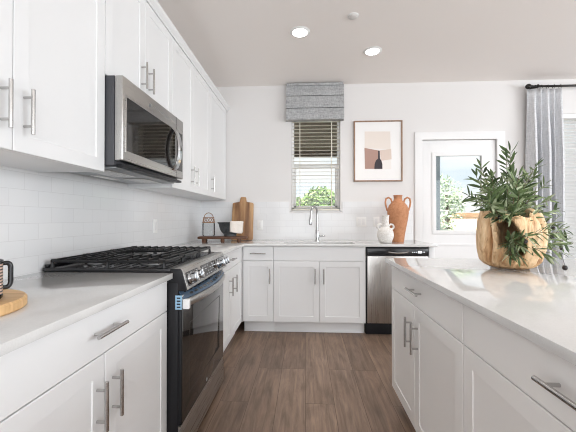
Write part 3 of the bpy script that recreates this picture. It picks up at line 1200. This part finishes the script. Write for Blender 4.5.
# ------------------------------------------------------------------ ceiling fittings
for i, (x, y, lab) in enumerate(((-.045, 2.757, 'lit round recessed ceiling light over the range side, left one'), (.637, 3.108, 'lit round recessed ceiling light nearer the back wall, right one'))):
    t = thing('recessed_downlight', lab, 'ceiling light', (x, y, CE), 0, 'lit recessed ceiling lights')
    MB().lathe([(.062, -.0065), (.066, -.010), (.078, -.008), (.086, -.001), (.086, 0)], seg=36).build('trim_ring', M_WHITEPL, t)
    MB().lathe([(0, -.0075), (.063, -.0075), (.063, -.001), (0, -.001)], seg=36).build('diffuser', M_LAMP, t)
    light('downlight_and_fill', 'AREA', (x, y, CE - .02), (0, 0, 0), 1.6, (1, .95, .89), shape='DISK', size=.12, spread=math.radians(105))
for x, y, e_ in ((-.05, 1.85, 1.0), (1.15, 1.35, 2.0), (1.15, .35, 1.0)):  # added fill lamps over aisle and island, without fittings
    light('downlight_and_fill', 'AREA', (x, y, CE - .02), (0, 0, 0), e_, (1, .97, .93), shape='DISK', size=.12, spread=math.radians(72))
t = thing('smoke_detector', 'small white round detector on the ceiling between the two lights', 'smoke detector', (.374, 2.56, CE))
MB().lathe([(0, -.012), (.030, -.012), (.036, -.008), (.038, 0)], seg=28).build('cover', mat('off_white_plastic', (.72, .70, .68), .45), t)
MB().lathe([(.038, -.004), (.044, -.003), (.045, 0)], seg=28).build('base_ring', M_WHITEPL, t)


# ------------------------------------------------------------------ outlets
def outlet(label, loc, rz, gangs):
    t = thing('wall_outlet', label, 'outlet', loc, rz)
    w_ = .07 + (gangs - 1) * .046
    MB().box(-w_ / 2, w_ / 2, -.005, 0, -.057, .057, .002).build('cover_plate', M_WHITEPL, t)
    for k in range(gangs):
        x = (k - (gangs - 1) / 2) * .046
        MB().box(x - .0165, x + .0165, -.0065, -.0049, -.034, .034, .001).build('socket', mat('socket_white', (.78, .78, .78), .35), t)
    return t


outlet('white double wall plate on the tiles right of the sink', (.655, WY - .009, 1.115), 0, 2)
outlet('white single wall plate on the tiles left of the white vase', (.83, WY - .009, 1.115), 0, 1)
outlet('white single outlet on the tiles right of the cutting board', (-.54, WY - .009, 1.075), 0, 1)
outlet('white single outlet on the left wall tiles beyond the range', (WX + .008, 2.65, 1.09), R90, 1)

# ------------------------------------------------------------------ picture
pc = thing('framed_picture', 'framed abstract print with a dark bottle shape, right of the window', 'picture', (.568, WY, 1.586))
pw, ph = .561, .712
g = MB()
g.cells([0, .014, pw - .014, pw], [0, .014, ph - .014, ph], lambda i, j: not (i == 1 and j == 1), fn_xz, -.028, -.001, .0015)
g.build('frame', M_FRAMEW, pc)
mat_board = MB().box(.013, pw - .013, -.016, -.002, .013, ph - .013).build('mat_board', mat('white_mat_board', (.87, .86, .85), .8), pc, 0)
ax = lambda zx: (zx - 49) * .00203
az = lambda zy: ph - (zy - 37) * .00207


def art(name, poly, col, y=-.0168):
    MB().prism([(ax(a), az(b_)) for a, b_ in poly], fn_xz, y, y + .0007).build(name, mat(name + '_ink', col, .8), mat_board, 0)


art('print_paper', [(110, 96), (258, 96), (263, 312), (110, 312)], (.84, .80, .765))
art('beige_field', [(113, 98), (256, 100), (258, 198), (113, 192)], (.79, .715, .655), -.0174)
art('mauve_field', [(110, 190), (197, 207), (188, 309), (113, 309)], (.42, .265, .22), -.0176)
art('tan_field', [(198, 205), (262, 197), (264, 256), (204, 264)], (.70, .58, .51), -.0178)
art('bottle_shape', [(166, 310), (168, 282), (175, 262), (187, 252), (188, 207), (197, 207), (198, 252), (207, 264), (212, 284), (212, 310)], (.05, .042, .05), -.0182)

# ------------------------------------------------------------------ things on the back counter
def ring_pts(c, r, ax_u, ax_v, a0, a1, n):
    return [Vector(c) + Vector(ax_u) * r * math.cos(a0 + (a1 - a0) * k / n) + Vector(ax_v) * r * math.sin(a0 + (a1 - a0) * k / n) for k in range(n + 1)]


vz = thing('amphora_vase', 'tall terracotta amphora vase with two handles behind the white vase', 'vase', (.997, 3.56, CT1))
prof = [(0, 0), (.058, 0), (.062, .006), (.068, .06), (.084, .15), (.103, .25), (.111, .31), (.108, .355), (.092, .395), (.066, .425), (.046, .445), (.042, .465), (.044, .49), (.049, .498), (.045, .503), (.038, .495), (.036, .46), (.05, .43), (.06, .40), (0, .38)]
MB().lathe(prof, seg=40).build('body', M_TERRA, vz)
for s_ in (-1, 1):
    g = MB()
    g.tube([(s_ * .062, 0, .426), (s_ * .075, 0, .462), (s_ * .10, 0, .478), (s_ * .125, 0, .466), (s_ * .133, 0, .43), (s_ * .128, 0, .39), (s_ * .112, 0, .335)], .0095, 12)
    g.build('handle', M_TERRA, vz)
vz = thing('round_vase', 'small speckled white vase with ring handles before the terracotta one', 'vase', (.832, 3.43, CT1))
prof = [(0, 0), (.05, 0), (.062, .008), (.080, .05), (.085, .085), (.078, .122), (.058, .148), (.042, .160), (.037, .175), (.036, .27), (.040, .284), (.036, .288), (.030, .28), (.030, .18), (0, .15)]
MB().lathe(prof, seg=36).build('body', M_CREAM, vz)
for s_ in (-1, 1):
    g = MB()
    g.tube(ring_pts((s_ * .058, 0, .165), .026, (1, 0, 0), (0, 0, 1), 0, 2 * PI, 20)[:-1], .010, 10, closed=True)
    g.build('handle', M_CREAM, vz)

cb = thing('cutting_board', 'tall acacia cutting board with handle leaning on the back wall', 'cutting board', (-.740, 3.750, CT1))
cb.rotation_euler = (math.radians(-11.5), 0, math.radians(0))
g = MB()
poly = []
bw, bh = .130, .452
for (cx, cz, a0) in ((bw - .02, .02, -PI / 2), (bw - .025, bh - .025, 0)):
    for k in range(5):
        a = a0 + PI / 2 * k / 4
        poly.append((cx + .02 * math.cos(a), cz + .02 * math.sin(a)))
poly += [(.045, bh), (.036, bh + .008), (.034, bh + .055), (.026, bh + .064)]
poly = poly + [(-x, z) for x, z in reversed(poly)]
g.prism(poly, lambda u, v, d: (u, d, v), -.011, .011, .003)
g.build('board', M_ACACIA, cb)

rb = thing('footed_riser', 'dark walnut footed riser board on the corner counter', 'riser', (-.880, 3.44, CT1), math.radians(7))
MB().box(-.255, .255, -.085, .085, .036, .062, .006, 3).build('board', M_WALNUT, rb)
for x in (-.195, .0, .17):
    for y in (-.05, .05):
        if x == 0 and y > 0:
            continue
        MB().lathe([(0, 0), (.018, 0), (.021, .010), (.020, .036), (0, .036)], (x, y, 0), 16).build('foot', M_WALNUT, rb)
RZ = CT1 + .0622
cn = thing('wire_lidded_canister', 'clear glass canister with copper wire lid on the riser', 'canister', (-1.035, 3.43, RZ))
MB().lathe([(0, .004), (.060, .004), (.0645, .010), (.065, .135), (.062, .14), (.061, .135), (.061, .012), (0, .009)], seg=32).build('jar', M_JAR, cn)
g = MB()
circ = lambda r, z: [(r * math.cos(a), r * math.sin(a), z) for a in [k * 2 * PI / 28 for k in range(28)]]
g.tube(circ(.064, .146), .0042, 8, closed=True)
g.tube(circ(.056, .198), .0036, 8, closed=True)
for k in range(6):
    a0, a1, a2 = [(k * 2 + q) * PI / 6 for q in (0, 1, 2)]
    g.tube([(.064 * math.cos(a0), .064 * math.sin(a0), .146), (.056 * math.cos(a1), .056 * math.sin(a1), .198)], .003, 6)
    g.tube([(.056 * math.cos(a1), .056 * math.sin(a1), .198), (.064 * math.cos(a2), .064 * math.sin(a2), .146)], .003, 6)
g.tube([(-.052, 0, .198), (-.042, 0, .226), (-.022, 0, .245), (0, 0, .25), (.022, 0, .245), (.042, 0, .226), (.052, 0, .198)], .0036, 8)
g.build('wire_lid', M_COPPER, cn)
bo = thing('serving_bowl', 'charcoal ribbed bowl on the walnut riser, cloth over its rim', 'bowl', (-.805, 3.44, RZ))
rib = lambda a, z: 1 + (.012 * math.cos(a * 36) if .02 < z < .125 else 0)
MB().lathe([(0, 0), (.066, 0), (.068, .014), (.066, .022), (.088, .042), (.104, .07), (.114, .105), (.120, .132), (.132, .140), (.133, .148), (.127, .150), (.112, .138), (.10, .09), (.07, .04), (0, .032)], seg=144, mod=rib).build('body', M_CHAR, bo, 0.9)
cl = MB()
bm = cl.bm
grid = []
for j in range(15):
    t_ = j / 14
    row = []
    for i in range(13):
        s_ = i / 12
        a = math.radians(-78 + 120 * s_)
        if t_ < .3:
            r_ = .098 + .040 * (t_ / .3)
            z = .128 + .030 * math.sin(min(1, t_ / .3) * PI / 2)
        else:
            q = (t_ - .3) / .7
            r_ = .138 - .010 * q + .010 * math.sin(s_ * 16) * q
            z = .158 - .105 * q - .022 * math.sin(s_ * 3.0) * q
        row.append(bm.verts.new((r_ * math.cos(a), r_ * math.sin(a), z)))
    grid.append(row)
for j in range(14):
    for i in range(12):
        bm.faces.new((grid[j][i], grid[j][i + 1], grid[j + 1][i + 1], grid[j + 1][i]))
o = cl.build('tea_towel', M_CLOTH, None, 3.0, (-.805, 3.44, RZ))
so = o.modifiers.new('thickness', 'SOLIDIFY')
so.thickness = .005
so.offset = 1
tag(o, 'cream cloth draped over the rim of the charcoal bowl', 'cloth')

# ------------------------------------------------------------------ things on the left counter
t = MB().lathe([(0, 0), (.176, 0), (.182, .005), (.182, .024), (.177, .030), (0, .030)], (0, 0, 0), 64).build('round_board', M_MAPLE, None, 0.6, (-.958, .80, CT1 + .0003))
tag(t, 'round pale wooden board under the striped mug', 'serving board')
mg = thing('mug', 'striped mug with black handle on the round wooden board', 'mug', (-.872, .822, CT1 + .0306))
MB().lathe([(0, .002), (.043, .002), (.048, .008), (.050, .02), (.050, .104), (.0465, .104), (.0455, .02), (0, .014)], seg=40).build('body', M_MUG, mg)
MB().lathe([(.0505, .100), (.052, .104), (.0505, .109), (.047, .109), (.0455, .104), (.0462, .098)], seg=40).build('rim', M_BLACK, mg)
MB().lathe([(0, 0), (.044, 0), (.0495, .006), (.0508, .013), (.0495, .0145), (.03, .0035), (0, .0025)], seg=40).build('foot', M_BLACK, mg)
ha = (.62, .78)
g = MB()
pp = [(.047, .097), (.060, .098)]
pp += [(.066 + .013 * math.sin(a), .085 + .013 * math.cos(a)) for a in [k * PI / 2 / 6 for k in range(7)]]
pp += [(.079, .065)]
pp += [(.062 + .017 * math.cos(a), .045 - .015 * math.sin(a)) for a in [k * PI / 2 / 6 for k in range(7)]]
pp += [(.047, .030)]
g.tube([(ha[0] * (.047 + (r_ - .047) * .62), ha[1] * (.047 + (r_ - .047) * .62), z) for r_, z in pp], .0062, 12)
g.build('handle', M_BLACK, mg)

# ------------------------------------------------------------------ root planter + olive branches on the island
PX, PY = 1.058, 1.745
pot = thing('root_planter', 'golden carved teak root planter with a large hole, on the island', 'planter', (PX, PY, CT1 + .0005))
bm = bmesh.new()
NT, NZ = 120, 44
hole_a = math.radians(-114)
Hh = .285
prof_r = [(0, .085), (.04, .112), (.12, .136), (.32, .152), (.58, .157), (.82, .148), (1.0, .130)]


def prad(t_):
    for (a, ra), (b_, rb_) in zip(prof_r, prof_r[1:]):
        if t_ <= b_:
            q = (t_ - a) / (b_ - a)
            return ra + (rb_ - ra) * q
    return prof_r[-1][1]


def lobes(a, t_):
    v = 1.0
    for c_, d_, w_ in ((hole_a - 1.0, .46, .10), (hole_a - .60, .24, .06), (hole_a + .80, .26, .06), (hole_a + .08, .20 * max(0, 1 - t_ * 2.6), .10), (2.4, .12, .12), (1.2, .10, .1), (.3, .1, .12)):
        dd = math.atan2(math.sin(a - c_ - .25 * math.sin(t_ * 3)), math.cos(a - c_ - .25 * math.sin(t_ * 3)))
        v -= d_ * math.exp(-(dd / w_) ** 2) * (.5 + .5 * math.sin(PI * min(1, t_ * 1.15 + .05)))
    return v + .02 * math.sin(a * 3 + t_ * 4)


G = []
for j in range(NZ + 1):
    t_ = j / NZ
    row = []
    for i in range(NT):
        a = i * 2 * PI / NT
        r_ = prad(t_) * lobes(a, t_)
        z = Hh * t_ * (1 + (.06 * math.sin(a * 2 + 1) + .04 * math.sin(a * 5)) * t_)
        row.append(bm.verts.new((r_ * math.cos(a), r_ * math.sin(a), z)))
    G.append(row)
for j in range(NZ):
    for i in range(NT):
        a = (i + .5) * 2 * PI / NT
        z = (j + .5) / NZ
        dd = math.atan2(math.sin(a - hole_a + .13), math.cos(a - hole_a + .13))
        if (dd / .46) ** 2 + ((z - .53 + .30 * dd) / (.27 + .05 * math.sin(dd * 5 + 1))) ** 2 < 1:
            continue
        bm.faces.new((G[j][i], G[j][(i + 1) % NT], G[j + 1][(i + 1) % NT], G[j + 1][i]))
bot = bm.verts.new((0, 0, .004))
for i in range(NT):
    bm.faces.new((bot, G[0][(i + 1) % NT], G[0][i]))
for v in [v for v in bm.verts if not v.link_faces]:
    bm.verts.remove(v)
for _ in range(5):
    be = [v for v in bm.verts if v.is_boundary]
    bmesh.ops.smooth_vert(bm, verts=be, factor=.5, use_axis_x=True, use_axis_y=True, use_axis_z=True)
mb = MB()
mb.bm.free()
mb.bm = bm
body = mb.build('shell', M_ROOT, pot, 2.5)
so = body.modifiers.new('wall', 'SOLIDIFY')
so.thickness = .02
so.offset = -1
so.use_rim = True

MB().lathe([(0, 0), (.075, .0), (.112, -.004), (.112, -.02), (0, -.02)], (0, 0, .262), 28).build('light_block', mat('dark_light_block', (.03, .022, .016), .95), pot)  # dark disc added to shut out light from above, so the hole stays dark

rnd = random.Random(21)


def leaf(bm, p, d, n, L, W):
    d = d.normalized()
    side = d.cross(n).normalized()
    nn = side.cross(d).normalized()
    mid, lf, rt = [], [], []
    N = 5
    for k in range(N + 1):
        t_ = k / N
        c = p + d * L * t_ - nn * L * .16 * t_ * t_
        w_ = W * .5 * (math.sin(PI * (t_ * .93 + .05)) ** .8)
        mid.append(bm.verts.new(c - nn * w_ * .25))
        lf.append(bm.verts.new(c + side * w_ + nn * w_ * .15))
        rt.append(bm.verts.new(c - side * w_ + nn * w_ * .15))
    for k in range(N):
        bm.faces.new((mid[k], mid[k + 1], lf[k + 1], lf[k]))
        bm.faces.new((rt[k], rt[k + 1], mid[k + 1], mid[k]))


def olive_branch(parent, p0, d0, L, droop, pairs, olives=0, llen=.068, up_pref=0.0):
    pts = []
    d = Vector(d0).normalized()
    p = Vector(p0)
    N = 12
    wob = Vector((rnd.uniform(-1, 1), rnd.uniform(-1, 1), rnd.uniform(-.5, .5))) * .05
    for k in range(N + 1):
        pts.append(p.copy())
        d = (d + Vector((0, 0, -droop / N)) + wob / 2.5).normalized()
        p = p + d * L / N
    g = MB()
    g.tube(pts, [.0028 - .0018 * k / N for k in range(N + 1)], 6)
    st = g.build('branch', M_STEM, parent)
    lm = MB()
    for k in range(pairs):
        t_ = .10 + .90 * (k + .5) / pairs
        f_ = t_ * N
        i = min(int(f_), N - 1)
        q = pts[i].lerp(pts[i + 1], f_ - i)
        tan = (pts[i + 1] - pts[i]).normalized()
        a = rnd.uniform(0, PI)
        u = tan.orthogonal().normalized()
        v = tan.cross(u)
        for s_ in (0, PI):
            if rnd.random() < .08:
                continue
            r_ = u * math.cos(a + s_) + v * math.sin(a + s_)
            dd = tan * rnd.uniform(.55, 1.0) + r_ * rnd.uniform(.6, .95)
            nn = (tan - r_ * .3).cross(r_.cross(tan)) + Vector((0, 0, .6))
            ll = llen * rnd.uniform(.7, 1.25) * (1 - .3 * abs(t_ - .5))
            leaf(lm.bm, q, dd, nn + Vector((rnd.uniform(-.4, .4), rnd.uniform(-.4, .4), .2)), ll, ll * rnd.uniform(.16, .23))
    leaf(lm.bm, pts[-1], pts[-1] - pts[-2], Vector((0, 0, 1)), llen * .8, llen * .16)
    lm.build('leaves', M_OLIVELEAF, st, 1.2)
    for k in range(olives):
        i = rnd.randint(4, N - 1)
        q = pts[i]
        c = q + Vector((rnd.uniform(-.012, .012), rnd.uniform(-.012, .012), -.018))
        om = MB()
        om.lathe([(0, -.0105), (.005, -.009), (.008, -.004), (.0085, 0), (.008, .005), (.0045, .0095), (0, .0105)], c, 14)
        om.tube([c + Vector((0, 0, .009)), q], .0008, 5)
        om.build('olive', M_OLIVE, st)
    return st, pts


# picture-aligned axes at the planter
right = Vector((.86, .51, 0))
away = Vector((-.51, .86, 0)) * -1   # toward the camera is (-.52,-.85)
toward = Vector((-.52, -.85, 0))
UPV = Vector((0, 0, 1))
ob = thing('olive_spray', 'leafy olive branches rising from the top of the root planter', 'plant', (PX, PY, CT1 + .0005))
specs = []
for k in range(25):
    an = k * 2.399 + .3
    el = [76, 58, 42, 24][k % 4] + rnd.uniform(-6, 6)
    specs.append((an, el, rnd.uniform(.19, .29)))
for an, el, L_ in specs:
    e_ = math.radians(el)
    h_ = right * math.cos(an) + toward * math.sin(an)
    olive_branch(ob, h_ * .07 + UPV * .235, h_ * math.cos(e_) + UPV * math.sin(e_), L_, rnd.uniform(.1, .5), 12, 1 if rnd.random() < .3 else 0)
for (hx, hz, L_, dr_, ol) in ((-.95, .72, .36, -.1, 1), (-.75, .85, .34, -.15, 0), (-.95, .45, .30, .1, 0), (.12, 1.2, .36, -.1, 1), (-.1, 1.2, .32, 0, 0), (.42, 1.1, .32, .15, 1),
                              (.9, .5, .34, .35, 1), (1.0, .25, .36, .15, 2), (1.0, .1, .36, .5, 2), (.85, .9, .28, .2, 1)):
    h_ = right * hx + UPV * hz + toward * .12
    olive_branch(ob, right * (.06 * hx) + UPV * .24, h_, L_, dr_, 13, ol)
lo = thing('olive_spray', 'olive branches spilling out of the hole in the planter front', 'plant', (PX, PY, CT1 + .0005))
src = toward * .10 + UPV * .135
for (hx, hz, tw, L_, dr_, ol) in ((-.05, .40, 1, .11, .9, 0), (.25, .30, 1, .15, .8, 0), (.45, .25, .8, .18, .6, 1), (.65, .25, .7, .20, .6, 0), (.8, .35, .6, .20, .5, 1), (.1, .0, 1, .13, .9, 0),
                              (.35, -.05, .9, .15, .7, 0), (.6, .0, .7, .17, .6, 0), (.7, .6, .5, .18, .4, 0), (.95, .10, .40, .37, .20, 2), (.92, .20, .35, .34, .25, 2), (1.0, -.02, .35, .36, .10, 1)):
    tip = olive_branch(lo, src + right * (.03 * hx), right * hx + UPV * hz + toward * tw, L_, dr_, 10 if L_ < .3 else 13, ol, .064)

c = Vector((.187, -.115, .0145))
dv = c + UPV * .075 - src
tip = olive_branch(lo, src, dv + UPV * .04, dv.length * 1.0, .30, 11, 0, .055)
om = MB()
om.lathe([(0, -.0125), (.006, -.011), (.0105, -.005), (.0115, 0), (.0105, .006), (.006, .0115), (0, .0125)], c, 16)
om.tube([c + UPV * .011, (c + tip[1][12]) / 2 + UPV * .006, tip[1][12]], .0009, 5)
om.build('olive', M_OLIVE, tip[0])
# ------------------------------------------------------------------ outside
def outside(o, label, cat):
    return tag(o, label, cat)


o = MB().box(-14, 22, WY + .15, 30, -.12, -.02).build('patio_paving', M_PATIO, None, 0)
struct(o)


def tree(label, loc, blobs, leaves, m, seed, trunk_h):
    r_ = random.Random(seed)
    t = thing('garden_tree', label, 'tree', loc)
    MB().tube([(0, 0, 0), (.03, .02, trunk_h * .5), (-.02, 0, trunk_h)], [.09, .07, .04], 8).build('trunk', M_BARK, t)
    g = MB()
    tot = sum(b_[3] ** 2 for b_ in blobs)
    for (bx, by, bz, br_) in blobs:
        for _ in range(int(leaves * br_ ** 2 / tot)):
            v = Vector((r_.gauss(0, 1), r_.gauss(0, 1), r_.gauss(0, 1))).normalized()
            p = Vector((bx, by, bz)) + v * br_ * (r_.random() ** .3)
            a = Vector((r_.gauss(0, 1), r_.gauss(0, 1), r_.gauss(0, 1))).normalized()
            b2 = a.orthogonal().normalized()
            L_ = r_.uniform(.05, .10)
            vs_ = [g.bm.verts.new(p + q) for q in (-a * L_, b2 * L_ * .45, a * L_, -b2 * L_ * .45)]
            g.bm.faces.new(vs_)
    g.build('crown', m, t, 0)
    return t


tree('round green tree seen through the lower half of the sink window', (.45, 10.2, -.02), [(0, 0, 1.55, .62), (-.7, .2, 1.25, .6), (.75, .1, 1.2, .55), (-.2, -.1, 1.0, .7), (1.2, .4, .9, .5), (-1.2, .4, .9, .5), (.3, .2, .6, .7), (-.6, .1, .5, .6)], 14000, M_TREELEAF, 3, 1.5)
tree('pale leafy tree behind the glass of the white door', (4.25, 10.0, -.02), [(0, 0, 1.95, .45), (-.25, .1, 1.55, .5), (.2, .1, 1.5, .4), (-.3, 0, 1.0, .5), (-.1, .2, 2.3, .3), (-.2, 0, .7, .4)], 1300, M_TREELEAF2, 8, 1.9)
fe = thing('garden_fence', 'pale timber fence beyond the door glass', 'fence', (2.6, 11.2, -.02))
for k in range(25):
    MB().box(k * .155, k * .155 + .148, 0, .02, .03, 1.20, .002).build('board', M_FENCE, fe)
MB().box(-.02, 5.3, -.03, .045, 1.20, 1.36, .004).build('rail', M_FENCERAIL, fe)
pcv = thing('patio_cover', 'dark brown patio roof on blue grey posts outside the windows', 'patio cover', (0, 0, 0))
g = MB()
for k in range(17):
    g.box(-3.0, 3.36, 4.35 + k * .235, 4.35 + k * .235 + .228, 2.86, 2.90)
g.build('boards', M_SOFFIT, pcv, 0)
g = MB().box(-3.0, 3.36, 8.28, 8.40, 2.74, 2.8595)
g.build('beam', M_SOFFIT, pcv, 0)
for x in (3.27, -2.8):
    po = MB().box(x - .085, x + .085, 8.265, 8.415, .10, 2.7395, .006).build('post', M_POST, pcv)
    MB().box(x - .10, x + .10, 8.24, 8.44, -.0195, .0995, .006).build('plinth', M_POST, po)
